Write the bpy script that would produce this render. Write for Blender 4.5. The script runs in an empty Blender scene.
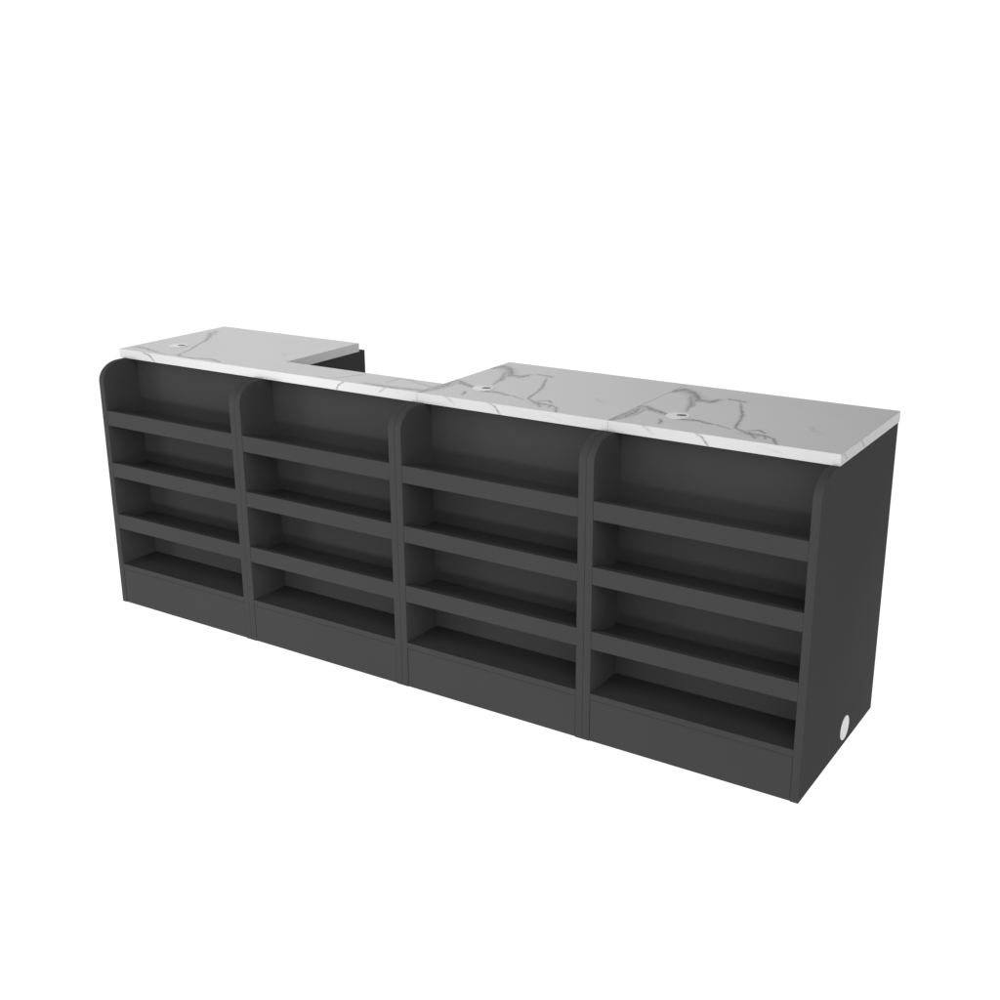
import bpy, bmesh, math, random
from mathutils import Vector, noise

S = bpy.context.scene
COL = S.collection

# ------------------------------------------------------------------ camera
cd = bpy.data.cameras.new('camera')
cam = bpy.data.objects.new('camera', cd)
COL.objects.link(cam)
cd.sensor_width = 36.0
cd.lens = 1.2321 * 36.0
cd.clip_start = 0.05
cd.clip_end = 500.0
yaw, pitch, roll = -0.5741, -0.3161, -0.0064
fwd = Vector((math.sin(yaw) * math.cos(pitch), math.cos(yaw) * math.cos(pitch), math.sin(pitch)))
rgt = Vector((math.cos(yaw), -math.sin(yaw), 0.0))
upv = rgt.cross(fwd)
r2 = math.cos(roll) * rgt + math.sin(roll) * upv
u2 = -math.sin(roll) * rgt + math.cos(roll) * upv
M = cam.matrix_world.copy()
for i in range(3):
    M[i][0], M[i][1], M[i][2] = r2[i], u2[i], -fwd[i]
M[0][3], M[1][3], M[2][3] = 3.2147, -2.5833, 1.6354
cam.matrix_world = M
S.camera = cam

# ------------------------------------------------------------------ view transform
S.view_settings.view_transform = 'Standard'
S.view_settings.look = 'None'
S.view_settings.exposure = 0.0
S.view_settings.gamma = 1.0
S.view_settings.use_curve_mapping = False

# ------------------------------------------------------------------ world: an invented white surround
# glow added below the translucent floor and all round at the horizon; higher up a few made-up broad fill banks
BELOW, HORIZON = 1.09, 1.06
FILL_LOBES = [  # azimuth from +Y towards +X, elevation (degrees), strength
    (135, 15, 4.9), (225, 15, 3.1), (315, 15, 1.35), (180, 45, 1.2), (315, 45, 1.0)]
W = bpy.data.worlds.new('World')
S.world = W
W.use_nodes = True
nt = W.node_tree
nt.nodes.clear()
out = nt.nodes.new('ShaderNodeOutputWorld')
bg = nt.nodes.new('ShaderNodeBackground')
tc = nt.nodes.new('ShaderNodeTexCoord')
sep = nt.nodes.new('ShaderNodeSeparateXYZ')
nt.links.new(tc.outputs['Generated'], sep.inputs[0])


def maprange(tree, src, a, b, c, d):
    n = tree.nodes.new('ShaderNodeMapRange')
    n.interpolation_type = 'SMOOTHSTEP'
    n.inputs['From Min'].default_value = a
    n.inputs['From Max'].default_value = b
    n.inputs['To Min'].default_value = c
    n.inputs['To Max'].default_value = d
    tree.links.new(src, n.inputs['Value'])
    return n.outputs['Result']


def math_node(tree, op, a, b):
    n = tree.nodes.new('ShaderNodeMath')
    n.operation = op
    for i, v in enumerate((a, b)):
        if isinstance(v, (int, float)):
            n.inputs[i].default_value = v
        else:
            tree.links.new(v, n.inputs[i])
    return n.outputs[0]


fill_lobes = 0.0
for az, el, k in FILL_LOBES:
    a, e = math.radians(az), math.radians(el)
    dot = nt.nodes.new('ShaderNodeVectorMath')
    dot.operation = 'DOT_PRODUCT'
    nt.links.new(tc.outputs['Generated'], dot.inputs[0])
    dot.inputs[1].default_value = (math.sin(a) * math.cos(e), math.cos(a) * math.cos(e), math.sin(e))
    p = math_node(nt, 'POWER', math_node(nt, 'MAXIMUM', dot.outputs['Value'], 0.0), 10.0)
    fill_lobes = math_node(nt, 'ADD', fill_lobes, math_node(nt, 'MULTIPLY', p, k))
high = maprange(nt, sep.outputs['Z'], 0.085, 0.125, 0.0, 1.0)
horizon = math_node(nt, 'MULTIPLY', math_node(nt, 'SUBTRACT', 1.0, high), HORIZON)
above = math_node(nt, 'ADD', horizon, math_node(nt, 'MULTIPLY', fill_lobes, high))
ground = maprange(nt, sep.outputs['Z'], -0.02, 0.0, 1.0, 0.0)
mix = nt.nodes.new('ShaderNodeMix')
mix.data_type = 'FLOAT'
nt.links.new(ground, mix.inputs[0])
nt.links.new(above, mix.inputs[2])
mix.inputs[3].default_value = BELOW
nt.links.new(mix.outputs[0], bg.inputs['Strength'])
bg.inputs['Color'].default_value = (1, 1, 1, 1)
nt.links.new(bg.outputs[0], out.inputs['Surface'])


# ------------------------------------------------------------------ added fill lights, out of view
def fill_light(loc, target, sx, sy, watts):
    d = bpy.data.lights.new('fill_light', 'AREA')
    d.shape = 'RECTANGLE'
    d.size, d.size_y = sx, sy
    d.energy = watts
    o = bpy.data.objects.new('fill_light', d)
    COL.objects.link(o)
    o.location = loc
    o.rotation_euler = (Vector(target) - o.location).to_track_quat('-Z', 'Y').to_euler()


fill_light((1.0, -4.0, 0.25), (1.2, 0.0, 0.6), 3.0, 0.4, 56.0)      # low, in front
fill_light((-1.6, -2.6, 0.30), (0.8, 0.0, 0.6), 0.7, 0.4, 27.0)     # low, front left
fill_light((2.5, -2.0, 4.0), (1.2, 0.0, 0.5), 1.2, 1.2, 27.0)       # high, front right


# ------------------------------------------------------------------ materials
def new_mat(name):
    m = bpy.data.materials.new(name)
    m.use_nodes = True
    return m, m.node_tree, m.node_tree.nodes['Principled BSDF']


def laminate(name, base, rough=0.5, spec=0.3):
    m, t, p = new_mat(name)
    g = t.nodes.new('ShaderNodeNewGeometry')
    n = t.nodes.new('ShaderNodeTexNoise')
    n.inputs['Scale'].default_value = 2.2
    n.inputs['Detail'].default_value = 4.0
    t.links.new(g.outputs['Position'], n.inputs['Vector'])
    f = t.nodes.new('ShaderNodeTexNoise')
    f.inputs['Scale'].default_value = 900.0
    f.inputs['Detail'].default_value = 2.0
    t.links.new(g.outputs['Position'], f.inputs['Vector'])
    v = maprange(t, n.outputs['Fac'], 0.3, 0.7, 0.96, 1.04)
    v2 = maprange(t, f.outputs['Fac'], 0.3, 0.7, 0.95, 1.05)
    k = math_node(t, 'MULTIPLY', v, v2)
    c = t.nodes.new('ShaderNodeVectorMath')
    c.operation = 'SCALE'
    c.inputs[0].default_value = base
    t.links.new(k, c.inputs['Scale'])
    t.links.new(c.outputs[0], p.inputs['Base Color'])
    r = maprange(t, n.outputs['Fac'], 0.3, 0.7, rough - 0.04, rough + 0.04)
    t.links.new(r, p.inputs['Roughness'])
    p.inputs['Specular IOR Level'].default_value = spec
    b = t.nodes.new('ShaderNodeBump')
    b.inputs['Strength'].default_value = 0.04
    b.inputs['Distance'].default_value = 0.0004
    t.links.new(f.outputs['Fac'], b.inputs['Height'])
    t.links.new(b.outputs[0], p.inputs['Normal'])
    return m


def marble(name, base):
    m, t, p = new_mat(name)
    g = t.nodes.new('ShaderNodeNewGeometry')
    n = t.nodes.new('ShaderNodeTexNoise')
    n.inputs['Scale'].default_value = 5.0
    n.inputs['Detail'].default_value = 6.0
    n.inputs['Distortion'].default_value = 0.6
    t.links.new(g.outputs['Position'], n.inputs['Vector'])
    cloud = maprange(t, n.outputs['Fac'], 0.3, 0.75, 1.01, 0.985)
    at = t.nodes.new('ShaderNodeAttribute')
    at.attribute_name = 'vein'
    c = t.nodes.new('ShaderNodeVectorMath')
    c.operation = 'SCALE'
    c.inputs[0].default_value = (base, base, base)
    t.links.new(cloud, c.inputs['Scale'])
    mx = t.nodes.new('ShaderNodeMix')
    mx.data_type = 'RGBA'
    t.links.new(at.outputs['Fac'], mx.inputs[0])
    t.links.new(c.outputs[0], mx.inputs[6])
    mx.inputs[7].default_value = (0.035, 0.035, 0.037, 1)
    t.links.new(mx.outputs[2], p.inputs['Base Color'])
    p.inputs['Roughness'].default_value = 0.35
    p.inputs['Specular IOR Level'].default_value = 0.5
    return m


def plain(name, base, rough, spec=0.4):
    m, t, p = new_mat(name)
    g = t.nodes.new('ShaderNodeNewGeometry')
    n = t.nodes.new('ShaderNodeTexNoise')
    n.inputs['Scale'].default_value = 40.0
    t.links.new(g.outputs['Position'], n.inputs['Vector'])
    v = maprange(t, n.outputs['Fac'], 0.3, 0.7, 0.97, 1.03)
    c = t.nodes.new('ShaderNodeVectorMath')
    c.operation = 'SCALE'
    c.inputs[0].default_value = base
    t.links.new(v, c.inputs['Scale'])
    t.links.new(c.outputs[0], p.inputs['Base Color'])
    p.inputs['Roughness'].default_value = rough
    p.inputs['Specular IOR Level'].default_value = spec
    return m


def translucent_floor():  # passes the added glow from below, keeping the floor white and shadowless
    m = bpy.data.materials.new('translucent_white')
    m.use_nodes = True
    t = m.node_tree
    t.nodes.clear()
    o = t.nodes.new('ShaderNodeOutputMaterial')
    tr = t.nodes.new('ShaderNodeBsdfTranslucent')
    tr.inputs['Color'].default_value = (0.98, 0.98, 0.98, 1)
    t.links.new(tr.outputs[0], o.inputs['Surface'])
    return m


DARK = laminate('charcoal_laminate', (0.0345, 0.0345, 0.0345), 0.65, 0.05)
MARBLE = marble('pale_marble', 0.425)
EDGE = marble('marble_edge_light_offset', 0.40)  # same marble as the top, colour lowered to offset stronger light on edges
WHITE = plain('white_plastic', (0.58, 0.58, 0.58), 0.3)
HOLE = plain('opening_shade', (0.10, 0.10, 0.10), 0.6)  # dark tone painted for the shaded inside of the opening
GLOW_FLOOR = translucent_floor()


# ------------------------------------------------------------------ mesh helpers
def link(name, bm, mat, parent=None, smooth=False):
    me = bpy.data.meshes.new(name)
    bm.to_mesh(me)
    bm.free()
    me.materials.append(mat)
    if smooth:
        for p in me.polygons:
            p.use_smooth = True
        try:
            me.set_sharp_from_angle(angle=math.radians(25))
        except Exception:
            pass
    o = bpy.data.objects.new(name, me)
    COL.objects.link(o)
    o.parent = parent
    return o


def box(name, x0, x1, y0, y1, z0, z1, mat, parent, bev=0.0010):
    bm = bmesh.new()
    bmesh.ops.create_cube(bm, size=1.0)
    for v in bm.verts:
        v.co = Vector((x0 if v.co.x < 0 else x1, y0 if v.co.y < 0 else y1, z0 if v.co.z < 0 else z1))
    if bev:
        bmesh.ops.bevel(bm, geom=bm.edges[:], offset=bev, segments=2, profile=0.5, affect='EDGES')
    return link(name, bm, mat, parent)


def side_panel(x0, x1, depth, parent, height):
    """upright board whose front top corner is a big quarter round"""
    a, b = ARC_Y, ARC_Z
    prof = [(0.0, 0.0), (0.0, height - b)]
    N = 28
    for i in range(1, N + 1):
        th = math.pi / 2 * i / N
        prof.append((a - a * math.cos(th), height - b + b * math.sin(th)))
    prof += [(depth, height), (depth, 0.0)]
    bm = bmesh.new()
    vs = [[bm.verts.new((x, y, z)) for y, z in prof] for x in (x0, x1)]
    bm.faces.new(vs[0])
    bm.faces.new(vs[1][::-1])
    n = len(prof)
    for i in range(n):
        j = (i + 1) % n
        bm.faces.new((vs[0][i], vs[1][i], vs[1][j], vs[0][j]))
    bmesh.ops.recalc_face_normals(bm, faces=bm.faces[:])
    rim = [e for e in bm.edges if abs(e.verts[0].co.x - e.verts[1].co.x) < 1e-6]
    bmesh.ops.bevel(bm, geom=rim, offset=0.0005, segments=2, profile=0.5, affect='EDGES')
    return link('side_panel', bm, DARK, parent, smooth=True)


def seg_dist(px, py, ax, ay, bx, by):
    dx, dy = bx - ax, by - ay
    L2 = dx * dx + dy * dy
    t = 0.0 if L2 == 0 else max(0.0, min(1.0, ((px - ax) * dx + (py - ay) * dy) / L2))
    return math.hypot(px - ax - t * dx, py - ay - t * dy), t


def vein_value(px, py, veins, jit):
    """darkness 0..1 of a point: every vein is a polyline of (x, y, half width, darkness)"""
    n1 = noise.noise(Vector((px * 55, py * 55, jit))) * 0.0035
    n2 = noise.noise(Vector((px * 55, py * 55, jit + 7.3))) * 0.0035
    n1 += noise.noise(Vector((px * 170, py * 170, jit + 2))) * 0.0014
    n2 += noise.noise(Vector((px * 170, py * 170, jit + 9))) * 0.0014
    x, y = px + n1, py + n2
    best = 0.0
    for line, (mnx, mxx, mny, mxy) in veins:
        if x < mnx or x > mxx or y < mny or y > mxy:
            continue
        for (ax, ay, aw, ad), (bx, by, bw, bd) in zip(line, line[1:]):
            d, t = seg_dist(x, y, ax, ay, bx, by)
            w = aw + (bw - aw) * t
            k = ad + (bd - ad) * t
            if d < w * 1.6:
                # a thin dark core feathering out into a paler halo
                core = 1.0 - max(0.0, d - 0.32 * w) / (0.48 * w)
                f = max(core, 0.66 * (1.0 - d / (1.6 * w)))
                v = k * max(0.0, min(1.0, f))
                v *= 0.80 + 0.55 * noise.noise(Vector((px * 60 + py * 150, py * 60 - px * 150, jit + 20)))
                if w > 0.007:                       # broad veins break up into streaks
                    v *= max(0.25, 0.95 + 0.9 * noise.noise(Vector(((px + py) * 70, (px - py) * 330, jit + 31))))
                if v > best:
                    best = v
    return max(0.0, min(1.0, best))


def prep(veins):
    r = []
    for line in veins:
        line = [(a, b, w * 0.92, min(1.0, d * 2.0)) for a, b, w, d in line]
        m = 0.005 + 2 * max(p[2] for p in line)
        xs, ys = [p[0] for p in line], [p[1] for p in line]
        r.append((line, (min(xs) - m, max(xs) + m, min(ys) - m, max(ys) + m)))
    return r


def countertop(outline, veins, edge_veins, parent, jit, z0, z1):
    """slab over an outline (counter-clockwise, axis aligned); veins are kept as a fine vertex attribute"""
    C = 0.0006
    verts, faces, vals, slot = [], [], [], []

    def grid(P, nu, nv, val, k=1):
        base = len(verts)
        for j in range(nv + 1):
            for i in range(nu + 1):
                p = P(i / nu, j / nv)
                verts.append(p)
                vals.append(val(p))
        for j in range(nv):
            for i in range(nu):
                a = base + j * (nu + 1) + i
                slot.append(k)
                faces.append((a, a + 1, a + nu + 2, a + nu + 1))

    V = prep(veins)
    xs = sorted({p[0] for p in outline})
    ys = sorted({p[1] for p in outline})
    top = lambda p: vein_value(p[0], p[1], V, jit)

    def inside(x, y):
        c = False
        for (ax, ay), (bx, by) in zip(outline, outline[1:] + outline[:1]):
            if (ay > y) != (by > y) and x < (bx - ax) * (y - ay) / (by - ay) + ax:
                c = not c
        return c

    # inset outline for the tiny chamfer
    n = len(outline)
    ins = []
    for i in range(n):
        (ax, ay), (bx, by), (cx, cy) = outline[i - 1], outline[i], outline[(i + 1) % n]
        d1, d2 = Vector((bx - ax, by - ay)).normalized(), Vector((cx - bx, cy - by)).normalized()
        n1, n2 = Vector((-d1.y, d1.x)), Vector((-d2.y, d2.x))
        ins.append((bx + C * (n1.x + n2.x), by + C * (n1.y + n2.y)))
    ix = sorted({round(p[0], 6) for p in ins})
    iy = sorted({round(p[1], 6) for p in ins})
    for a, b in zip(ix, ix[1:]):
        for c, d in zip(iy, iy[1:]):
            if (b - a) < 1e-5 or (d - c) < 1e-5 or not inside((a + b) / 2, (c + d) / 2):
                continue
            nu, nv = max(1, round((b - a) / 0.0021)), max(1, round((d - c) / 0.003))
            grid(lambda u, v, a=a, b=b, c=c, d=d: (a + (b - a) * u, c + (d - c) * v, z1), nu, nv, top, 0)
            grid(lambda u, v, a=a, b=b, c=c, d=d: (b - (b - a) * u, c + (d - c) * v, z0), 1, 1, lambda p: 0.0)
    for i in range(n):
        p, q = outline[i], outline[(i + 1) % n]
        pi, qi = ins[i], ins[(i + 1) % n]
        Ln = math.hypot(q[0] - p[0], q[1] - p[1])
        nu = max(1, round(Ln / 0.0025))
        key = 'x' if abs(q[1] - p[1]) < 1e-6 else 'y'
        front = key == 'x' and q[0] > p[0]
        right = key == 'y' and q[1] > p[1]
        EV = prep(edge_veins.get('front', []) if front else edge_veins.get('right', []) if right else [])
        ev = (lambda pt: vein_value(pt[0], pt[2] - z0, EV, jit + 3)) if key == 'x' else (lambda pt: vein_value(pt[1], pt[2] - z0, EV, jit + 3))
        # chamfer
        grid(lambda u, v: ((p[0] + (q[0] - p[0]) * u) * (1 - v) + (pi[0] + (qi[0] - pi[0]) * u) * v,
                           (p[1] + (q[1] - p[1]) * u) * (1 - v) + (pi[1] + (qi[1] - pi[1]) * u) * v,
                           z1 - C + C * v), nu, 1, ev)
        grid(lambda u, v: (p[0] + (q[0] - p[0]) * u, p[1] + (q[1] - p[1]) * u, z0 + C + (z1 - 2 * C - z0) * v), nu, 12, ev)
        grid(lambda u, v: ((p[0] + (q[0] - p[0]) * u) * v + (pi[0] + (qi[0] - pi[0]) * u) * (1 - v),
                           (p[1] + (q[1] - p[1]) * u) * v + (pi[1] + (qi[1] - pi[1]) * u) * (1 - v),
                           z0 + C * v), 1, 1, lambda pt: 0.0)
        # close the inset strip underneath is part of the lower cells above
    me = bpy.data.meshes.new('countertop')
    me.from_pydata(verts, [], faces)
    at = me.attributes.new('vein', 'FLOAT', 'POINT')
    at.data.foreach_set('value', vals)
    me.materials.append(MARBLE)
    me.materials.append(EDGE)
    me.polygons.foreach_set('material_index', slot)
    me.validate()
    o = bpy.data.objects.new('countertop', me)
    COL.objects.link(o)
    o.parent = parent
    return o


def disc(bm, c, r, h, axis='z', seg=48):
    """a low round button with a softened rim, standing on c"""
    rings = [(r, 0.0), (r, h * 0.6), (r - h * 0.4, h)]
    prev = None
    for rad, z in rings:
        ring = []
        for i in range(seg):
            a = 2 * math.pi * i / seg
            x, y = rad * math.cos(a), rad * math.sin(a)
            ring.append(bm.verts.new((c[0] + x, c[1] + y, c[2] + z) if axis == 'z' else (c[0] + z, c[1] + x, c[2] + y)))
        if prev:
            for i in range(seg):
                bm.faces.new((prev[i], prev[(i + 1) % seg], ring[(i + 1) % seg], ring[i]))
        prev = ring
    bm.faces.new(prev)
    bmesh.ops.recalc_face_normals(bm, faces=bm.faces[:])


def top_grommet(x, y, z, parent):
    bm = bmesh.new()
    disc(bm, (x, y, z), 0.031, 0.0016)
    g = link('cable_grommet', bm, WHITE, parent, smooth=True)
    # a dark oval sheet for the cable opening, its inner shade as colour
    bm = bmesh.new()
    seg = 32
    ang = math.radians(20)
    lo_r, hi_r = [], []
    for i in range(seg):
        a = 2 * math.pi * i / seg
        ex, ey = 0.0135 * math.cos(a), 0.0100 * math.sin(a)
        vx, vy = ex * math.cos(ang) - ey * math.sin(ang), ex * math.sin(ang) + ey * math.cos(ang)
        lo_r.append(bm.verts.new((x + 0.008 + vx, y + 0.006 + vy, z + 0.0008)))
        hi_r.append(bm.verts.new((x + 0.008 + vx, y + 0.006 + vy, z + 0.0018)))
    for i in range(seg):
        j = (i + 1) % seg
        bm.faces.new((lo_r[i], lo_r[j], hi_r[j], hi_r[i]))
    bm.faces.new(hi_r)
    bmesh.ops.recalc_face_normals(bm, faces=bm.faces[:])
    link('cable_opening', bm, HOLE, g)
    return g


# ------------------------------------------------------------------ dimensions (metres)
BAY = 0.600          # width of one shelf bay
PT = 0.0215          # board thickness
HGT = 0.8266         # underside of the slab
TOP = 0.8554         # top of the slab
FRONT = 0.109        # the slab starts this far behind the shelf fronts
ARC_Y, ARC_Z = 0.080, 0.0595
DEEP = 0.5855        # depth of the cabinets
SLAB_BACK = 0.590
NARROW_BACK = 0.236
RECESS = 0.146       # depth of the shelf niches
FLOOR_TOP = 0.140
LIPS = [(0.6735, 0.6235), (0.4970, 0.4485), (0.3180, 0.2680)]


def bay(x0, root, left_depth, right_depth):
    """one open bay: two uprights, niche back, three lipped shelves, bottom board and kickboard"""
    xl, xr = x0 + PT, x0 + BAY - PT
    side_panel(x0 + 0.0003, xl, left_depth, root, HGT)
    side_panel(xr, x0 + BAY - 0.0003, right_depth, root, HGT)
    box('back_panel', xl, xr, RECESS, RECESS + 0.015, 0.005, HGT - 0.001, DARK, root, 0)
    for a, b in LIPS:
        sh = box('shelf', xl, xr, 0.0185, RECESS, b + 0.003, a - 0.029, DARK, root, 0)
        box('shelf_lip', xl, xr, 0.0006, 0.018, b, a, DARK, sh, 0.0012)
    box('bottom_shelf', xl, xr, 0.0008, RECESS, FLOOR_TOP - 0.018, FLOOR_TOP, DARK, root, 0.0010)
    box('kickboard', xl + 0.0008, xr - 0.0008, 0.0010, 0.020, 0.0004, FLOOR_TOP - 0.0186, DARK, root, 0.0010)


def unit(label, x):
    o = bpy.data.objects.new('shelf_counter', None)
    COL.objects.link(o)
    o['label'] = label
    o['category'] = 'counter'
    o['group'] = 'charcoal shelf counters joined in a row'
    o.location = (x, 0, 0)
    return o


# veins of the square slabs, local metres: (x, y, half width, darkness)
V_SQUARE = [
    [(0.010, 0.515, .026, .26), (0.055, 0.495, .026, .32), (0.100, 0.440, .024, .34), (0.125, 0.425, .016, .28)],
    [(0.142, 0.428, .020, .34), (0.152, 0.462, .014, .28)],
    [(0.006, 0.275, .018, .26), (0.050, 0.262, .016, .36), (0.100, 0.240, .011, .34)],
    [(0.008, 0.235, .017, .28), (0.022, 0.170, .018, .28), (0.004, 0.116, .010, .3)],
    [(0.340, 0.178, .018, .22), (0.395, 0.165, .016, .22)],
    [(0.185, 0.478, .014, .22), (0.215, 0.475, .012, .2)],
    [(0.0, 0.290, .005, .6), (0.020, 0.291, .012, .85), (0.059, 0.262, .014, .95), (0.104, 0.240, .008, .95)],
    [(0.030, 0.280, .004, .6), (0.062, 0.268, .005, .9), (0.098, 0.246, .005, .9)],
    [(0.150, 0.212, .009, .9), (0.180, 0.223, .011, 1.0), (0.206, 0.221, .010, 1.0), (0.233, 0.211, .008, .95), (0.252, 0.212, .005, .7), (0.275, 0.200, .004, .5), (0.300, 0.186, .004, .35)],
    [(0.004, 0.285, .004, .75), (0.010, 0.24, .005, .5), (0.006, 0.20, .006, .7), (0.003, 0.112, .005, .9)],
    [(0.012, 0.26, .012, .40), (0.022, 0.215, .014, .45), (0.016, 0.15, .012, .45), (0.006, 0.112, .008, .6)],
    [(0.030, 0.255, .005, .35), (0.036, 0.215, .006, .35), (0.028, 0.165, .004, .3)],
    [(0.006, 0.488, .018, .55), (0.020, 0.528, .018, .65), (0.061, 0.503, .016, .75), (0.090, 0.460, .018, .85), (0.110, 0.420, .017, .95)],
    [(0.050, 0.500, .006, .7), (0.085, 0.468, .007, .9), (0.108, 0.425, .009, 1.0)],
    [(0.112, 0.425, .012, .8), (0.128, 0.440, .009, .5)],
    [(0.142, 0.425, .017, .85), (0.150, 0.455, .014, .7)],
    [(0.072, 0.450, .010, .35), (0.098, 0.400, .010, .45), (0.114, 0.365, .011, .50), (0.118, 0.335, .008, .4), (0.132, 0.295, .006, .3)],
    [(0.094, 0.420, .004, .35), (0.122, 0.372, .004, .4), (0.126, 0.335, .003, .3)],
    [(0.174, 0.482, .007, .5), (0.200, 0.478, .010, .75), (0.224, 0.474, .008, .5)],
    [(0.214, 0.460, .004, .35), (0.232, 0.420, .005, .7), (0.250, 0.378, .005, .8), (0.268, 0.342, .006, .9), (0.280, 0.300, .005, .8), (0.303, 0.206, .006, .9)],
    [(0.303, 0.206, .006, .85), (0.325, 0.190, .006, .8), (0.348, 0.172, .009, .9), (0.376, 0.174, .009, .85), (0.400, 0.170, .005, .8), (0.422, 0.155, .006, .8), (0.436, 0.128, .006, .75), (0.446, 0.112, .005, .6)],
    [(0.340, 0.198, .004, .5), (0.364, 0.214, .007, .75), (0.382, 0.198, .006, .7)],
    [(0.350, 0.182, .008, .8), (0.368, 0.158, .009, .85), (0.380, 0.143, .007, .6)],
    [(0.395, 0.168, .004, .5), (0.402, 0.146, .004, .45)],
    [(0.108, 0.188, .005, .45), (0.118, 0.172, .008, .6), (0.126, 0.148, .006, .55)],
    [(0.46, 0.31, .008, .12), (0.48, 0.28, .009, .15), (0.50, 0.27, .006, .10)],
]
E_SQUARE = {'front': [
    [(0.095, 0.029, .004, .12), (0.109, 0.022, .004, .22), (0.128, 0.010, .003, .15)],
    [(0.240, 0.029, .003, .15), (0.258, 0.021, .0025, .5), (0.266, 0.013, .0025, .6), (0.274, 0.002, .0025, .5)],
    [(0.40, 0.020, .003, .06), (0.46, 0.010, .003, .08)]],
    'right': [[(0.255, 0.029, .004, .3), (0.287, 0.008, .004, .35)], [(0.118, 0.029, .003, .15), (0.155, 0.009, .004, .3)]]}
V_LONG = [
    [(0.010, 0.160, .014, .3), (0.070, 0.152, .012, .3), (0.140, 0.134, .008, .3)],
    [(0.225, 0.132, .006, .5), (0.300, 0.120, .010, .35), (0.365, 0.140, .010, .35), (0.425, 0.124, .007, .5)],
    [(0.030, 0.500, .016, .35), (0.075, 0.440, .012, .3)],
    [(0.500, 0.330, .010, .10), (0.540, 0.300, .008, .12)],
    [(1.010, 0.125, .013, .28), (1.100, 0.122, .014, .35), (1.190, 0.136, .012, .32)],
    [(1.085, 0.225, .009, .3), (1.130, 0.205, .006, .25), (1.190, 0.185, .007, .3)],
    [(0.000, 0.150, .003, .5), (0.015, 0.165, .009, .8), (0.061, 0.158, .009, .65), (0.098, 0.140, .006, .8), (0.135, 0.132, .003, .5), (0.20, 0.122, .003, .3), (0.225, 0.135, .003, .5)],
    [(0.038, 0.470, .012, .7), (0.090, 0.41, .011, .6), (0.126, 0.359, .009, .75), (0.159, 0.290, .007, .75), (0.206, 0.205, .006, .75), (0.225, 0.142, .006, .75)],
    [(0.225, 0.142, .004, .6), (0.270, 0.124, .004, .55), (0.314, 0.122, .006, .6), (0.361, 0.146, .005, .65), (0.392, 0.140, .007, .75), (0.419, 0.126, .005, .6)],
    [(0.62, 0.225, .008, .05), (0.58, 0.26, .010, .10)],
    [(0.800, 0.140, .005, .1), (0.857, 0.116, .003, .35), (0.885, 0.130, .003, .3), (0.905, 0.165, .004, .35), (0.925, 0.210, .008, .3)],
    [(0.990, 0.128, .003, .35), (1.03, 0.121, .006, .7), (1.071, 0.118, .008, .85), (1.120, 0.121, .008, .85), (1.175, 0.130, .007, .8), (1.196, 0.14, .006, .7)],
    [(1.049, 0.166, .006, .2), (1.053, 0.224, .009, .3), (1.10, 0.232, .005, .2)],
]
E_LONG = {'front': [
    [(0.099, 0.028, .003, .35), (0.125, 0.019, .003, .5), (0.148, 0.003, .003, .7)],
    [(0.936, 0.029, .003, .4), (0.918, 0.016, .003, .5), (0.908, 0.002, .003, .5)],
    [(1.088, 0.029, .003, .3), (1.068, 0.014, .003, .25)]]}

# ------------------------------------------------------------------ the three counters
# long L-shaped counter: a deep bay and a narrow pass-through bay under one slab
u = unit('long L-shaped charcoal counter whose deep marble end runs into a narrow strip', 0.0)
bay(0.0, u, 0.624, 0.624)
bay(BAY, u, NARROW_BACK - 0.012, NARROW_BACK - 0.012)
box('rear_door', PT + 0.002, BAY - PT - 0.002, 0.603, 0.621, 0.03, HGT - 0.002, DARK, u)
countertop([(-0.017, FRONT), (2 * BAY - 0.0004, FRONT), (2 * BAY - 0.0004, NARROW_BACK), (BAY + 0.004, NARROW_BACK), (BAY + 0.004, SLAB_BACK), (-0.017, SLAB_BACK)],
           V_LONG, E_LONG, u, 1.0, HGT, TOP)
top_grommet(0.117, 0.2445, TOP, u)

# two square counters
for k, lab in enumerate(('square-topped charcoal counter between the narrow strip and the end unit with white disc',
                         'charcoal end counter showing its side panel with a white disc near the floor')):
    u = unit(lab, (2 + k) * BAY)
    bay(0.0, u, DEEP, DEEP)
    box('rear_panel', PT, BAY - PT, DEEP - 0.02, DEEP - 0.004, 0.03, HGT - 0.001, DARK, u, 0)
    countertop([(0.0004, FRONT), (BAY + (0.0015 if k else -0.0004), FRONT), (BAY + (0.0015 if k else -0.0004), SLAB_BACK), (0.0004, SLAB_BACK)],
               V_SQUARE, E_SQUARE, u, 5.0 + 0.01 * k, HGT, TOP)
    top_grommet(0.132, 0.2425, TOP, u)
    if k:
        bm = bmesh.new()
        disc(bm, (BAY - 0.0008, 0.341, 0.0505), 0.034, 0.002, axis='x')
        link('cable_grommet', bm, WHITE, u, smooth=True)

# ------------------------------------------------------------------ the surface: floor made translucent so added glow beneath hides shadows
bm = bmesh.new()
bmesh.ops.create_circle(bm, cap_ends=True, radius=60.0, segments=96)
fl = link('floor', bm, GLOW_FLOOR)
fl.location = (1.2, 0.3, -0.0015)
fl['kind'] = 'structure'
